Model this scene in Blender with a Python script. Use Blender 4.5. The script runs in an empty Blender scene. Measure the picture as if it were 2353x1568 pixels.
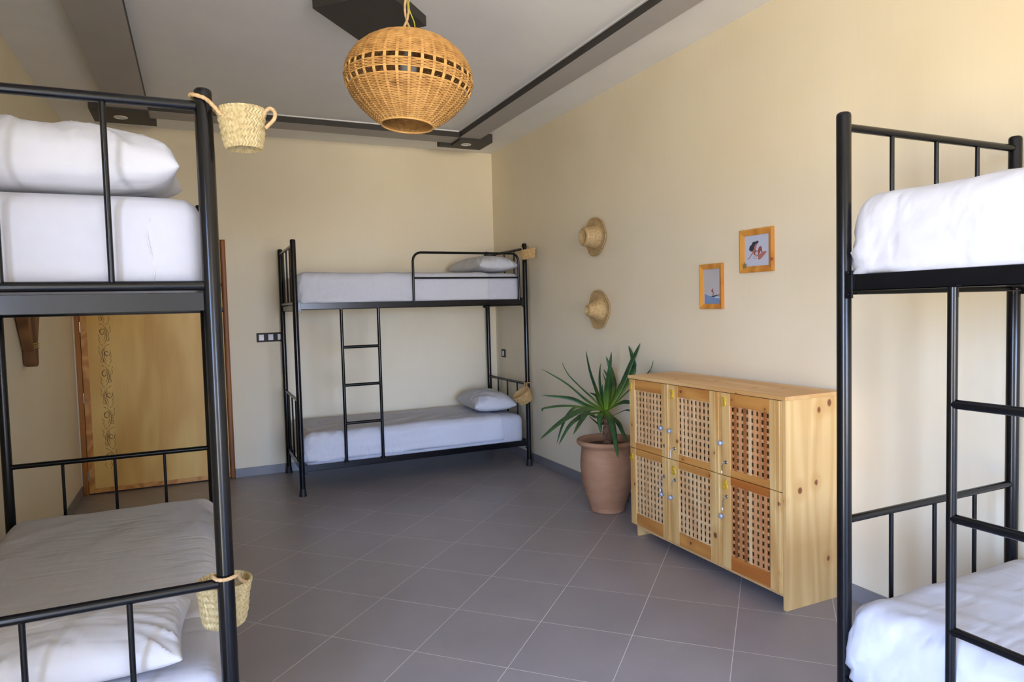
import bpy, bmesh, math, random
from mathutils import Vector, Matrix, noise
random.seed(7)
C = bpy.context.scene.collection
PI = math.pi

# ------------------------------------------------------------------ materials
def new_mat(name):
    m = bpy.data.materials.new(name); m.use_nodes = True
    nt = m.node_tree
    b = nt.nodes['Principled BSDF']
    return m, nt, b
def srgb(r, g, b):
    f = lambda c: (c/255/12.92) if c/255 <= .04045 else ((c/255+.055)/1.055)**2.4
    return (f(r), f(g), f(b), 1)
def N(nt, t, **kw):
    n = nt.nodes.new(t)
    for k, v in kw.items():
        if k in n.inputs.keys(): n.inputs[k].default_value = v
        else: setattr(n, k, v)
    return n
def L(nt, a, b): nt.links.new(a, b)
def coords(nt, scale=(1,1,1), rot=(0,0,0), src='Object'):
    tc = N(nt, 'ShaderNodeTexCoord'); mp = N(nt, 'ShaderNodeMapping')
    mp.inputs['Scale'].default_value = scale; mp.inputs['Rotation'].default_value = rot
    L(nt, tc.outputs[src], mp.inputs['Vector']); return mp.outputs['Vector']
def ramp(nt, fac, stops):
    r = N(nt, 'ShaderNodeValToRGB'); e = r.color_ramp.elements
    e[0].position, e[0].color = stops[0]; e[1].position, e[1].color = stops[-1]
    for p, c in stops[1:-1]:
        x = e.new(p); x.color = c
    L(nt, fac, r.inputs['Fac']); return r.outputs['Color']
def mixc(nt, fac, a, b, mode='MIX'):
    m = N(nt, 'ShaderNodeMix', data_type='RGBA', blend_type=mode)
    for s, v in ((0, fac), (6, a), (7, b)):
        if hasattr(v, 'is_output'): L(nt, v, m.inputs[s])
        else: m.inputs[s].default_value = v
    return m.outputs[2]
def bump(nt, b, h, strength=.3, dist=.002):
    n = N(nt, 'ShaderNodeBump', Strength=strength, Distance=dist)
    L(nt, h, n.inputs['Height']); L(nt, n.outputs['Normal'], b.inputs['Normal'])
def noise_tex(nt, vec, scale, detail=3, rough=.5):
    n = N(nt, 'ShaderNodeTexNoise', Scale=scale, Detail=detail, Roughness=rough)
    L(nt, vec, n.inputs['Vector']); return n.outputs['Fac']
def math_n(nt, op, a, b=None, c=None):
    m = N(nt, 'ShaderNodeMath', operation=op)
    for i, v in enumerate((a, b, c)):
        if v is None: continue
        if hasattr(v, 'is_output'): L(nt, v, m.inputs[i])
        else: m.inputs[i].default_value = v
    return m.outputs[0]

def plain(name, col, rough=.6, metal=0, spec=.5, nscale=None, namp=.08, bumps=None):
    m, nt, b = new_mat(name)
    b.inputs['Roughness'].default_value = rough; b.inputs['Metallic'].default_value = metal
    b.inputs['Specular IOR Level'].default_value = spec
    v = coords(nt); f = noise_tex(nt, v, nscale or 8, 4)
    dark = tuple(c*(1-namp) for c in col[:3]) + (1,); lite = tuple(min(1, c*(1+namp)) for c in col[:3]) + (1,)
    L(nt, ramp(nt, f, [(.3, dark), (.7, lite)]), b.inputs['Base Color'])
    if bumps: bump(nt, b, noise_tex(nt, v, bumps[0], 4), bumps[1], bumps[2])
    return m

def wall_mat():
    m, nt, b = new_mat('cream_wall')
    v = coords(nt, (1, 1, 1)); f = noise_tex(nt, v, 1.3, 3)
    vs = coords(nt, (28, 28, 1.4)); fs = noise_tex(nt, vs, 2.5, 4)
    col = ramp(nt, f, [(.3, srgb(238, 224, 194)), (.7, srgb(243, 232, 206))])
    col2 = mixc(nt, math_n(nt, 'MULTIPLY', fs, .14), col, srgb(220, 203, 166))
    L(nt, col2, b.inputs['Base Color']); b.inputs['Roughness'].default_value = .55
    b.inputs['Specular IOR Level'].default_value = .25
    bump(nt, b, fs, .12, .003); return m

def floor_mat(ox, oy, s, th):
    m, nt, b = new_mat('diagonal_floor_tiles')
    tc = N(nt, 'ShaderNodeTexCoord'); sx = N(nt, 'ShaderNodeSeparateXYZ'); L(nt, tc.outputs['Object'], sx.inputs[0])
    x = math_n(nt, 'SUBTRACT', sx.outputs[0], ox); y = math_n(nt, 'SUBTRACT', sx.outputs[1], oy)
    c, si = math.cos(th)/s, math.sin(th)/s
    i = math_n(nt, 'ADD', math_n(nt, 'MULTIPLY', x, c), math_n(nt, 'MULTIPLY', y, si))
    j = math_n(nt, 'ADD', math_n(nt, 'MULTIPLY', x, -si), math_n(nt, 'MULTIPLY', y, c))
    def edge(q):
        fr = math_n(nt, 'FRACT', q)
        d = math_n(nt, 'SUBTRACT', .5, math_n(nt, 'ABSOLUTE', math_n(nt, 'SUBTRACT', fr, .5)))
        return d
    d = math_n(nt, 'MINIMUM', edge(i), edge(j))
    g = N(nt, 'ShaderNodeMapRange'); g.inputs['From Min'].default_value = .0026; g.inputs['From Max'].default_value = .0046
    g.inputs['To Min'].default_value = 1; g.inputs['To Max'].default_value = 0
    L(nt, d, g.inputs['Value']); grout = g.outputs[0]
    cx = N(nt, 'ShaderNodeCombineXYZ'); L(nt, math_n(nt, 'FLOOR', i), cx.inputs[0]); L(nt, math_n(nt, 'FLOOR', j), cx.inputs[1])
    wn = N(nt, 'ShaderNodeTexWhiteNoise', noise_dimensions='3D'); L(nt, cx.outputs[0], wn.inputs['Vector'])
    v = coords(nt); cl = noise_tex(nt, v, 3.0, 5, .6); fine = noise_tex(nt, v, 90, 3)
    base = ramp(nt, cl, [(.3, srgb(146, 140, 142)), (.7, srgb(157, 151, 152))])
    base = mixc(nt, math_n(nt, 'MULTIPLY', wn.outputs['Value'], .22), base, srgb(134, 128, 131))
    base = mixc(nt, math_n(nt, 'MULTIPLY', fine, .15), base, srgb(128, 122, 122))
    L(nt, mixc(nt, grout, base, srgb(212, 206, 200)), b.inputs['Base Color'])
    r = math_n(nt, 'ADD', .30, math_n(nt, 'MULTIPLY', cl, .14))
    L(nt, math_n(nt, 'ADD', r, math_n(nt, 'MULTIPLY', grout, .3)), b.inputs['Roughness'])
    b.inputs['Specular IOR Level'].default_value = .5
    h = math_n(nt, 'ADD', math_n(nt, 'MULTIPLY', grout, -1), math_n(nt, 'MULTIPLY', fine, .05))
    bump(nt, b, h, .35, .0015)
    return m

def wood(name, light, dark, axis='z', ring=9, knots=(), knotcol=None, rough=.45, stretch=.12, contrast=1.0):
    """grain runs along axis; knots are (x,y,z,radius) in object space"""
    m, nt, b = new_mat(name)
    sc = {'x': (stretch, 1, 1), 'y': (1, stretch, 1), 'z': (1, 1, stretch)}[axis]
    v = coords(nt, sc)
    warp = noise_tex(nt, v, 3.2, 2)
    rings = math_n(nt, 'SINE', math_n(nt, 'MULTIPLY', warp, ring*6.0))
    fine = noise_tex(nt, coords(nt, tuple(c*(.25 if c < 1 else 1) for c in sc)), 110, 3)
    blot = noise_tex(nt, v, 6, 3)
    f = math_n(nt, 'ADD', math_n(nt, 'MULTIPLY', math_n(nt, 'ADD', math_n(nt, 'MULTIPLY', rings, .5), .5), .46*contrast),
               math_n(nt, 'ADD', math_n(nt, 'MULTIPLY', fine, .25), math_n(nt, 'MULTIPLY', blot, .45)))
    col = ramp(nt, f, [(.25, light), (.95, dark)])
    kc = knotcol or srgb(122, 62, 34)
    tc = N(nt, 'ShaderNodeTexCoord')
    for (kx, ky, kz, kr) in knots:
        mp = N(nt, 'ShaderNodeVectorMath', operation='SUBTRACT'); L(nt, tc.outputs['Object'], mp.inputs[0]); mp.inputs[1].default_value = (kx, ky, kz)
        ms = N(nt, 'ShaderNodeVectorMath', operation='MULTIPLY'); L(nt, mp.outputs[0], ms.inputs[0])
        ms.inputs[1].default_value = {'x': (.8, 1, 1), 'y': (1, .8, 1), 'z': (1, 1, .8)}[axis]
        ln = N(nt, 'ShaderNodeVectorMath', operation='LENGTH'); L(nt, ms.outputs[0], ln.inputs[0])
        dd = math_n(nt, 'ADD', ln.outputs['Value'], math_n(nt, 'MULTIPLY', math_n(nt, 'SUBTRACT', fine, .5), kr*.5))
        mr = N(nt, 'ShaderNodeMapRange', interpolation_type='SMOOTHSTEP'); L(nt, dd, mr.inputs['Value'])
        mr.inputs['From Min'].default_value = kr*.40; mr.inputs['From Max'].default_value = kr*.85
        mr.inputs['To Min'].default_value = .92; mr.inputs['To Max'].default_value = 0
        halo = N(nt, 'ShaderNodeMapRange', interpolation_type='SMOOTHSTEP'); L(nt, dd, halo.inputs['Value'])
        halo.inputs['From Min'].default_value = kr; halo.inputs['From Max'].default_value = kr*3.2
        halo.inputs['To Min'].default_value = .45; halo.inputs['To Max'].default_value = 0
        col = mixc(nt, halo.outputs[0], col, dark)
        col = mixc(nt, mr.outputs[0], col, kc)
    L(nt, col, b.inputs['Base Color']); b.inputs['Roughness'].default_value = rough
    b.inputs['Specular IOR Level'].default_value = .4
    bump(nt, b, fine, .1, .001); return m

def cloth_mat(name, col, amount=1.0):
    m, nt, b = new_mat(name)
    v = coords(nt)
    w2 = noise_tex(nt, v, 26, 3)
    def folds(sc, rot, scale):
        n = noise_tex(nt, coords(nt, sc, rot), scale, 2, .4)
        a = math_n(nt, 'ABSOLUTE', math_n(nt, 'SUBTRACT', math_n(nt, 'MULTIPLY', n, 2), 1))
        mr = N(nt, 'ShaderNodeMapRange', interpolation_type='SMOOTHERSTEP'); L(nt, a, mr.inputs['Value'])
        mr.inputs['From Min'].default_value = 0; mr.inputs['From Max'].default_value = .55; mr.inputs['To Min'].default_value = 1; mr.inputs['To Max'].default_value = 0
        return mr.outputs[0]
    f1 = folds((.5, 2.6, 1.6), (.3, .2, .6), 2.6); f2 = folds((2.6, .6, 1.4), (.2, -.5, .4), 5.5)
    mask = noise_tex(nt, v, 1.7, 2)
    f = math_n(nt, 'ADD', math_n(nt, 'MULTIPLY', f1, mask), math_n(nt, 'MULTIPLY', f2, math_n(nt, 'SUBTRACT', 1, mask)))
    L(nt, ramp(nt, w2, [(.2, tuple(c*.965 for c in col[:3])+(1,)), (.8, col)]), b.inputs['Base Color'])
    b.inputs['Roughness'].default_value = .85; b.inputs['Specular IOR Level'].default_value = .15
    h = math_n(nt, 'ADD', math_n(nt, 'MULTIPLY', f, .9), math_n(nt, 'ADD', math_n(nt, 'MULTIPLY', w2, .12), math_n(nt, 'MULTIPLY', mask, .8)))
    bump(nt, b, h, .40*amount, .015); return m

def straw_mat(name, a, bcol, c, scale=60):
    m, nt, b = new_mat(name)
    v = coords(nt); f = noise_tex(nt, v, scale, 3); f2 = noise_tex(nt, v, scale*.25, 2)
    col = ramp(nt, f, [(.25, c), (.5, bcol), (.75, a)])
    col = mixc(nt, math_n(nt, 'MULTIPLY', f2, .4), col, bcol)
    L(nt, col, b.inputs['Base Color']); b.inputs['Roughness'].default_value = .65
    bump(nt, b, noise_tex(nt, v, scale*5, 2), .3, .001); return m

def clay_mat():
    m, nt, b = new_mat('terracotta_clay')
    v = coords(nt, (1, 1, 3)); f = noise_tex(nt, v, 5, 5, .6)
    col = ramp(nt, f, [(.3, srgb(164, 118, 84)), (.7, srgb(184, 140, 106))])
    sx = N(nt, 'ShaderNodeSeparateXYZ'); tc = N(nt, 'ShaderNodeTexCoord'); L(nt, tc.outputs['Object'], sx.inputs[0])
    lines = noise_tex(nt, coords(nt, (.4, .4, 60)), 1.2, 2)
    col = mixc(nt, math_n(nt, 'MULTIPLY', lines, .3), col, srgb(148, 104, 84))
    L(nt, col, b.inputs['Base Color']); b.inputs['Roughness'].default_value = .85
    bump(nt, b, math_n(nt, 'ADD', lines, math_n(nt, 'MULTIPLY', f, .5)), .35, .003); return m

def leaf_mat():
    m, nt, b = new_mat('green_leaf')
    at = N(nt, 'ShaderNodeAttribute', attribute_name='Along')
    v = coords(nt); f = noise_tex(nt, v, 14, 3)
    col = ramp(nt, f, [(.3, srgb(30, 62, 34)), (.7, srgb(52, 92, 44))])
    base = mixc(nt, ramp(nt, at.outputs['Fac'], [(.0, (1, 1, 1, 1)), (.42, (0, 0, 0, 1))]), col, srgb(116, 150, 44))
    tip = mixc(nt, ramp(nt, at.outputs['Fac'], [(.93, (0, 0, 0, 1)), (1.0, (1, 1, 1, 1))]), base, srgb(120, 112, 48))
    L(nt, tip, b.inputs['Base Color']); b.inputs['Roughness'].default_value = .42
    return m

M = {}
M['wall'] = wall_mat()
M['ceil'] = plain('ceiling_paint', srgb(244, 243, 240), .8, nscale=2, namp=.03)
M['gray'] = plain('grey_paint', srgb(178, 173, 168), .75, nscale=3, namp=.04)
M['char'] = plain('charcoal_paint', srgb(54, 50, 47), .6, nscale=3, namp=.06)
M['skirt'] = plain('grey_baseboard_tile', srgb(130, 127, 127), .35, nscale=5, namp=.06)
M['metal'] = plain('black_enamel_metal', srgb(11, 12, 15), .21, spec=.38, nscale=20, namp=.2, bumps=(160, .06, .0005))
M['sheet'] = cloth_mat('white_cotton_sheet', srgb(208, 208, 214))
M['fitted'] = cloth_mat('white_mattress_cotton', srgb(196, 197, 206))
M['pillow'] = cloth_mat('white_pillow_cotton', srgb(208, 208, 212))
M['pine'] = wood('pine_upright', srgb(228, 190, 126), srgb(198, 144, 80), 'z')
M['piney'] = wood('pine_lengthwise', srgb(228, 190, 130), srgb(200, 148, 86), 'y')
M['rail'] = wood('orange_pine_rail', srgb(222, 164, 88), srgb(180, 112, 48), 'y')
M['rail_dark'] = wood('dark_orange_pine_rail', srgb(205, 134, 62), srgb(160, 88, 30), 'y')
M['slat_pale'] = wood('pale_slat', srgb(232, 196, 146), srgb(208, 162, 110), 'z')
M['slat_orange'] = wood('orange_slat', srgb(218, 158, 104), srgb(182, 116, 66), 'z')
M['slat_brown'] = wood('brown_slat', srgb(178, 112, 62), srgb(140, 80, 40), 'z')
M['slat_back'] = wood('back_slat', srgb(220, 170, 116), srgb(190, 134, 84), 'y')
M['frame'] = wood('honey_pine_frame', srgb(218, 152, 66), srgb(182, 106, 34), 'z', ring=5)
M['door'] = wood('golden_plywood', srgb(236, 196, 112), srgb(212, 160, 78), 'z', ring=4, stretch=.2, contrast=.8)
M['doorframe'] = wood('brown_pole_frame', srgb(168, 104, 48), srgb(110, 60, 24), 'z', ring=4)
M['doorframe_l'] = wood('orange_brown_frame', srgb(176, 112, 44), srgb(128, 74, 26), 'z', ring=4)
M['carve'] = plain('dark_carved_line', srgb(92, 66, 28), .8)
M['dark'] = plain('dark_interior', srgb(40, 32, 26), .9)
M['wicker'] = straw_mat('honey_wicker', srgb(208, 160, 96), srgb(188, 140, 76), srgb(140, 96, 48), 30)
M['rib'] = straw_mat('wicker_rib', srgb(228, 182, 110), srgb(212, 162, 92), srgb(184, 134, 70), 20)
M['palm'] = straw_mat('pale_palm_leaf', srgb(212, 198, 154), srgb(190, 170, 122), srgb(146, 122, 78), 110)
M['palm_tan'] = straw_mat('tan_palm_leaf', srgb(216, 188, 134), srgb(196, 162, 106), srgb(160, 124, 74), 70)
M['rope'] = straw_mat('tan_rope', srgb(212, 182, 138), srgb(194, 160, 114), srgb(164, 128, 84), 120)
M['hat'] = straw_mat('straw_hat_weave', srgb(214, 186, 136), srgb(196, 166, 116), srgb(160, 128, 84), 70)
M['clay'] = clay_mat(); M['leaf'] = leaf_mat()
M['soil'] = plain('dark_soil', srgb(88, 66, 54), .95, bumps=(60, .8, .01))
M['trunk'] = straw_mat('fibrous_trunk', srgb(170, 138, 108), srgb(122, 88, 66), srgb(70, 46, 36), 50)
M['chrome'] = plain('steel', srgb(190, 192, 198), .25, metal=1)
M['knob'] = plain('silver_blue_knob', srgb(172, 178, 190), .45, metal=.35)
M['gold'] = plain('gold_number', srgb(236, 196, 56), .3, metal=.45)
M['plate'] = plain('brown_plate', srgb(62, 50, 42), .6, spec=.3)
M['module'] = plain('pale_socket_module', srgb(206, 212, 220), .3)
M['white'] = plain('white_plastic', srgb(228, 226, 222), .4)
M['tagw'] = plain('white_tag', srgb(220, 220, 222), .5)
M['wire'] = plain('yellow_green_wire', srgb(168, 170, 40), .5)
M['log'] = wood('weathered_brown_wood', srgb(150, 106, 64), srgb(92, 60, 34), 'z', ring=5, rough=.75)
M['twine'] = plain('yellow_twine', srgb(186, 160, 84), .8)
M['rubber'] = plain('black_rubber', srgb(18, 18, 19), .6)
M['plaster_out'] = plain('outer_render', srgb(226, 214, 190), .9)
for n_, c_ in dict(p_bg=(196, 202, 222), p_hair=(52, 58, 66), p_skin=(176, 112, 106), p_skin2=(158, 78, 74), p_white=(236, 234, 236), p_navy=(44, 52, 74),
                   s_bg=(192, 190, 194), s_foam=(188, 202, 226), s_sea=(122, 148, 190), s_board=(28, 58, 76), s_body=(112, 78, 78), s_hill=(168, 158, 152), s_pink=(200, 170, 178), star=(142, 128, 60)).items():
    M[n_] = plain(n_, srgb(*c_), .5, namp=.02)

# ------------------------------------------------------------------ mesh building
class MB:
    def __init__(s): s.v = []; s.f = []; s.m = []; s.mi = 0
    def add(s, vs, fs, mi=None):
        o = len(s.v); s.v.extend([tuple(x) for x in vs])
        for f in fs: s.f.append([i+o for i in f]); s.m.append(s.mi if mi is None else mi)
    def box(s, a, b, mi=None):
        x0, x1 = sorted((a[0], b[0])); y0, y1 = sorted((a[1], b[1])); z0, z1 = sorted((a[2], b[2]))
        vs = [(x0,y0,z0),(x1,y0,z0),(x1,y1,z0),(x0,y1,z0),(x0,y0,z1),(x1,y0,z1),(x1,y1,z1),(x0,y1,z1)]
        s.add(vs, [(0,3,2,1),(4,5,6,7),(0,1,5,4),(1,2,6,5),(2,3,7,6),(3,0,4,7)], mi); return s
    def prism(s, poly, axis, a, b, mi=None):
        """poly = list of 2D points in the two other axes (cyclic order), extruded along axis a..b"""
        n = len(poly)
        def P(p, t): return {'x': (t, p[0], p[1]), 'y': (p[0], t, p[1]), 'z': (p[0], p[1], t)}[axis]
        vs = [P(p, a) for p in poly] + [P(p, b) for p in poly]
        fs = [tuple(range(n))[::-1], tuple(range(n, 2*n))] + [(i, (i+1) % n, n+(i+1) % n, n+i) for i in range(n)]
        s.add(vs, fs, mi); return s
    def tube(s, pts, r, seg=12, closed=False, caps=True, mi=None):
        pts = [Vector(p) for p in pts]; n = len(pts)
        rs = r if isinstance(r, (list, tuple)) else [r]*n
        T = []
        for i in range(n):
            if closed: t = pts[(i+1) % n]-pts[i-1]
            else: t = pts[min(i+1, n-1)]-pts[max(i-1, 0)]
            T.append(t.normalized())
        up = Vector((0, 0, 1)) if abs(T[0].z) < .9 else Vector((1, 0, 0))
        nrm = T[0].cross(up).normalized(); vs = []; 
        for i in range(n):
            if i:
                ax = T[i-1].cross(T[i])
                if ax.length > 1e-7: nrm = Matrix.Rotation(T[i-1].angle(T[i]), 3, ax.normalized()) @ nrm
            nrm = (nrm-T[i]*nrm.dot(T[i])).normalized(); bn = T[i].cross(nrm)
            for k in range(seg):
                a = 2*PI*k/seg; vs.append(pts[i]+(nrm*math.cos(a)+bn*math.sin(a))*rs[i])
        fs = []
        for i in range(n if closed else n-1):
            j = (i+1) % n
            for k in range(seg):
                k2 = (k+1) % seg; fs.append((i*seg+k, i*seg+k2, j*seg+k2, j*seg+k))
        if caps and not closed:
            fs.append(tuple(range(seg))[::-1]); fs.append(tuple((n-1)*seg+k for k in range(seg)))
        s.add(vs, fs, mi); return s
    def lathe(s, prof, seg=48, c=(0,0,0), disp=None, mi=None):
        vs = []
        for j, (r, z) in enumerate(prof):
            for k in range(seg):
                a = 2*PI*k/seg; rr = r+(disp(a, j, r, z) if disp else 0)
                vs.append((c[0]+rr*math.cos(a), c[1]+rr*math.sin(a), c[2]+z))
        fs = []
        for j in range(len(prof)-1):
            for k in range(seg):
                k2 = (k+1) % seg; fs.append((j*seg+k, j*seg+k2, (j+1)*seg+k2, (j+1)*seg+k))
        n = len(prof)
        if prof[0][0] > 1e-5: fs.append(tuple(range(seg))[::-1])
        if prof[-1][0] > 1e-5: fs.append(tuple((n-1)*seg+k for k in range(seg)))
        s.add(vs, fs, mi); return s
    def xf(s, mat):
        s.v = [tuple(mat @ Vector(v)) for v in s.v]; return s
    def build(s, name, mats, parent=None, smooth=False, bevel=0, angle=40, weld=False):
        me = bpy.data.meshes.new(name); me.from_pydata(s.v, [], s.f)
        if not isinstance(mats, (list, tuple)): mats = [mats]
        for m in mats: me.materials.append(m)
        if len(mats) > 1: me.polygons.foreach_set('material_index', s.m)
        bm = bmesh.new(); bm.from_mesh(me)
        if weld: bmesh.ops.remove_doubles(bm, verts=bm.verts, dist=1e-5)
        bmesh.ops.recalc_face_normals(bm, faces=bm.faces); bm.to_mesh(me); bm.free()
        if smooth:
            me.polygons.foreach_set('use_smooth', [True]*len(me.polygons))
            me.set_sharp_from_angle(angle=math.radians(angle))
        me.update()
        o = bpy.data.objects.new(name, me); C.objects.link(o)
        if parent: o.parent = parent
        if bevel:
            b = o.modifiers.new('edge', 'BEVEL'); b.width = bevel; b.segments = 2; b.limit_method = 'ANGLE'
        return o
def tag(o, label=None, cat=None, group=None, kind=None):
    if label: o['label'] = label
    if cat: o['category'] = cat
    if group: o['group'] = group
    if kind: o['kind'] = kind
    return o
def empty(name, loc=(0,0,0), rotz=0, label=None, cat=None, group=None):
    o = bpy.data.objects.new(name, None); C.objects.link(o); o.location = loc; o.rotation_euler = (0, 0, rotz)
    o.empty_display_size = .05
    return tag(o, label, cat, group)
def struct(o): o['kind'] = 'structure'; return o
def children(o): return [c for c in bpy.data.objects if c.parent == o]
def copy_tree(o, parent=None):
    kids = children(o)
    c = o.copy(); C.objects.link(c); c.parent = parent
    for ch in kids: copy_tree(ch, c)
    return c

# ------------------------------------------------------------------ room
XL, YR, ZC = -3.723, -13.6, 3.027
T_ = .14
DX0, DX1, DZ = -3.712, -2.56, 2.105
struct(MB().box((XL-T_, YR-T_, -.12), (T_, T_, 0)).build('floor', floor_mat(-2.0326, -3.7191, .4225, -.8001)))
struct(MB().box((XL-T_, YR-T_, ZC), (T_, T_, ZC+.12)).build('ceiling', M['ceil']))
w = MB().box((DX1, 0, 0), (T_, T_, ZC)).box((XL-T_, 0, DZ), (DX1, T_, ZC)).box((XL-T_, 0, 0), (DX0, T_, DZ))
struct(w.build('wall_back', M['wall']))
struct(MB().box((0, YR-T_, 0), (T_, 0, ZC)).build('wall_right', M['wall']))
VY0, VY1 = -7.05, -6.10
w = MB().box((XL-T_, VY1, 0), (XL, 0, ZC)).box((XL-T_, YR-T_, 0), (XL, VY0, ZC)).box((XL-T_, VY0, 2.4), (XL, VY1, ZC)).box((XL-T_, VY0, 0), (XL, VY1, .05))
w.box((XL-.01, -7.35, 0), (-2.4, -7.2, ZC))      # unseen stub wall, added to block window light from the left bunk
struct(w.build('wall_left', M['wall']))
w = MB()
for y in (VY0+.03, (VY0+VY1)/2, VY1-.03): w.box((XL-.09, y-.03, .05), (XL-.04, y+.03, 2.4))
w.box((XL-.09, VY0, .05), (XL-.04, VY1, .11)).box((XL-.09, VY0, 2.34), (XL-.04, VY1, 2.4))
struct(w.build('unseen_window_2', M['white'], bevel=.004))  # unseen side window, added to brighten the right wall and right bunk
WX0, WX1, WZ0, WZ1 = -3.6, -.15, .05, 2.6
w = MB().box((XL, YR-T_, 0), (WX0, YR, ZC)).box((WX1, YR-T_, 0), (0, YR, ZC)).box((WX0, YR-T_, 0), (WX1, YR, WZ0)).box((WX0, YR-T_, WZ1), (WX1, YR, ZC))
struct(w.build('wall_rear', M['wall']))
w = MB()
for x in (WX0+.03, (WX0+WX1)/2, WX1-.03): w.box((x-.03, YR-.09, WZ0), (x+.03, YR-.04, WZ1))
w.box((WX0, YR-.09, WZ0), (WX1, YR-.04, WZ0+.06)).box((WX0, YR-.09, WZ1-.06), (WX1, YR-.04, WZ1))
struct(w.build('unseen_window_1', M['white'], bevel=.004))  # unseen rear window, added to supply the daylight
BB = .079
def skirting(name, horizontal, a, b, wallpos, sgn):
    w = MB(); step = .4225; t = a; lo, hi = min(a, b), max(a, b); t = hi
    while t > lo+1e-4:
        t2 = max(lo, t-step)
        if horizontal: w.box((t2+.0012, wallpos, 0), (t-.0012, wallpos+sgn*.009, BB))
        else: w.box((wallpos, t2+.0012, 0), (wallpos+sgn*.009, t-.0012, BB))
        t = t2
    o = w.build(name, M['skirt'], bevel=.001); struct(o)
skirting('baseboard_back', True, DX1, -.009, 0, -1)
skirting('baseboard_right', False, YR, -.001, 0, -1)
skirting('baseboard_left', False, -5.8, -.001, XL, 1)

# dropped ceiling bands: grey underside, charcoal inner edge
def band(name, a, b, lip=None):
    w = MB(); x0, y0 = a; x1, y1 = b; z0, z1 = ZC-.055, ZC
    vs = [(x0,y0,z0),(x1,y0,z0),(x1,y1,z0),(x0,y1,z0),(x0,y0,z1),(x1,y0,z1),(x1,y1,z1),(x0,y1,z1)]
    w.add(vs, [(0,3,2,1)], 0); w.add(vs, [(4,5,6,7),(0,1,5,4),(1,2,6,5),(2,3,7,6),(3,0,4,7)], 1)
    struct(w.build(name, [M['gray'], M['char']], weld=True))
RX0, RX1, LX0, LX1, BY0, BY1 = -.62, -.425, -3.335, -3.07, -.735, -.515
band('trim_1', (RX0, -12.8), (RX1, BY1))
band('trim_2', (LX0, -12.8), (LX1, BY1))
band('trim_3', (LX1, BY0), (RX0, BY1))
band('trim_4', (LX1, -12.8), (RX0, -12.58))
struct(MB().box((LX1, BY0-.012, ZC-.010), (RX0-.012, BY0, ZC)).box((RX0-.012, -12.5, ZC-.007), (RX0, BY0, ZC)).build('trim_5', M['white']))

def spot_box(x0, y0, x1, y1, sx, sy, label, right=False):
    t = empty('spotlight_block', ((x0+x1)/2, (y0+y1)/2, ZC-.078), 0, label, 'ceiling spotlight', 'charcoal spotlight blocks at the ceiling corners')
    cx, cy = t.location.x, t.location.y
    if right: poly = [(RX0, y0), (x1, y0), (x1, y1), (x0, y1), (x0, BY1), (RX0, BY1)]
    else: poly = [(x0, y0), (LX1, y0), (LX1, BY1), (x1, BY1), (x1, y1), (x0, y1)]
    MB().prism([(a-cx, b-cy) for a, b in poly], 'z', 0, .0785).build('block', M['char'], t, bevel=.0015)
    r = MB().lathe([(.047, -.0004), (.047, -.004), (.043, -.006), (.036, -.006), (.034, -.002), (.034, -.0004)], 32, (sx-cx, sy-cy, 0)).build('spotlight_ring', M['white'], t, smooth=True)
    MB().lathe([(0, -.0026), (.033, -.0026), (.033, -.0005)], 32, (sx-cx, sy-cy, 0)).build('spotlight_lens', M['module'], t)
    return t
spot_box(-.73, -.738, -.305, -.43, -.51, -.60, 'charcoal square ceiling block with round white spotlight, in the right back corner', True)
spot_box(-3.45, -.738, -3.030, -.37, -3.262, -.565, 'charcoal square ceiling block with round spotlight, seen behind the left bunk top rail')
d = MB().prism([(-.30, 0), (0, -.31), (.295, 0), (0, .32)], 'z', 0, .0555).build('ceiling_block', M['char'], bevel=.002)
d.location = (-1.918, -2.905, ZC-.055)
tag(d, 'large charcoal diamond-shaped block on the ceiling behind the wicker lamp', 'ceiling block')

# door
dr = empty('door_1', (DX0, 0, 0)); dr['kind'] = 'structure'
w = MB().box((0, -.012, 0), (.036, .05, DZ)); w.build('frame', M['doorframe_l'], dr, bevel=.003)
w = MB().box((DX1-DX0-.04, -.022, 0), (DX1-DX0+.0, .05, DZ)); w.build('frame', M['doorframe'], dr, bevel=.012)
w = MB().box((.036, -.012, DZ-.045), (DX1-DX0-.04, .05, DZ)); w.build('frame', M['doorframe_l'], dr, bevel=.003)
MB().box((-.01, .05, -.01), (DX1-DX0+.01, .09, DZ+.02)).build('backing', M['dark'], dr)  # added behind the door to stop light leaking in around it
MB().box((.040, -.004, .012), (DX1-DX0-.043, .036, DZ-.048)).build('door_panel', M['door'], dr, bevel=.002)
MB().box((.040, -.0052, .012), (.085, -.0042, DZ-.05)).box((.085, -.0052, .012), (DX1-DX0-.043, -.0042, .050)).build('edge_strip', M['rail'], dr)
for z in (.16, .80, 1.38): MB().tube([(.038, -.010, z-.042), (.038, -.010, z+.042)], .006, 10).build('hinge', M['chrome'], dr, smooth=True)
MB().box((1.0, -.008, .98), (1.035, -.0042, 1.12)).tube([(1.018, -.008, 1.06), (1.018, -.05, 1.06), (.94, -.052, 1.06)], .008, 10).build('door_handle', M['chrome'], dr, smooth=True)
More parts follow.
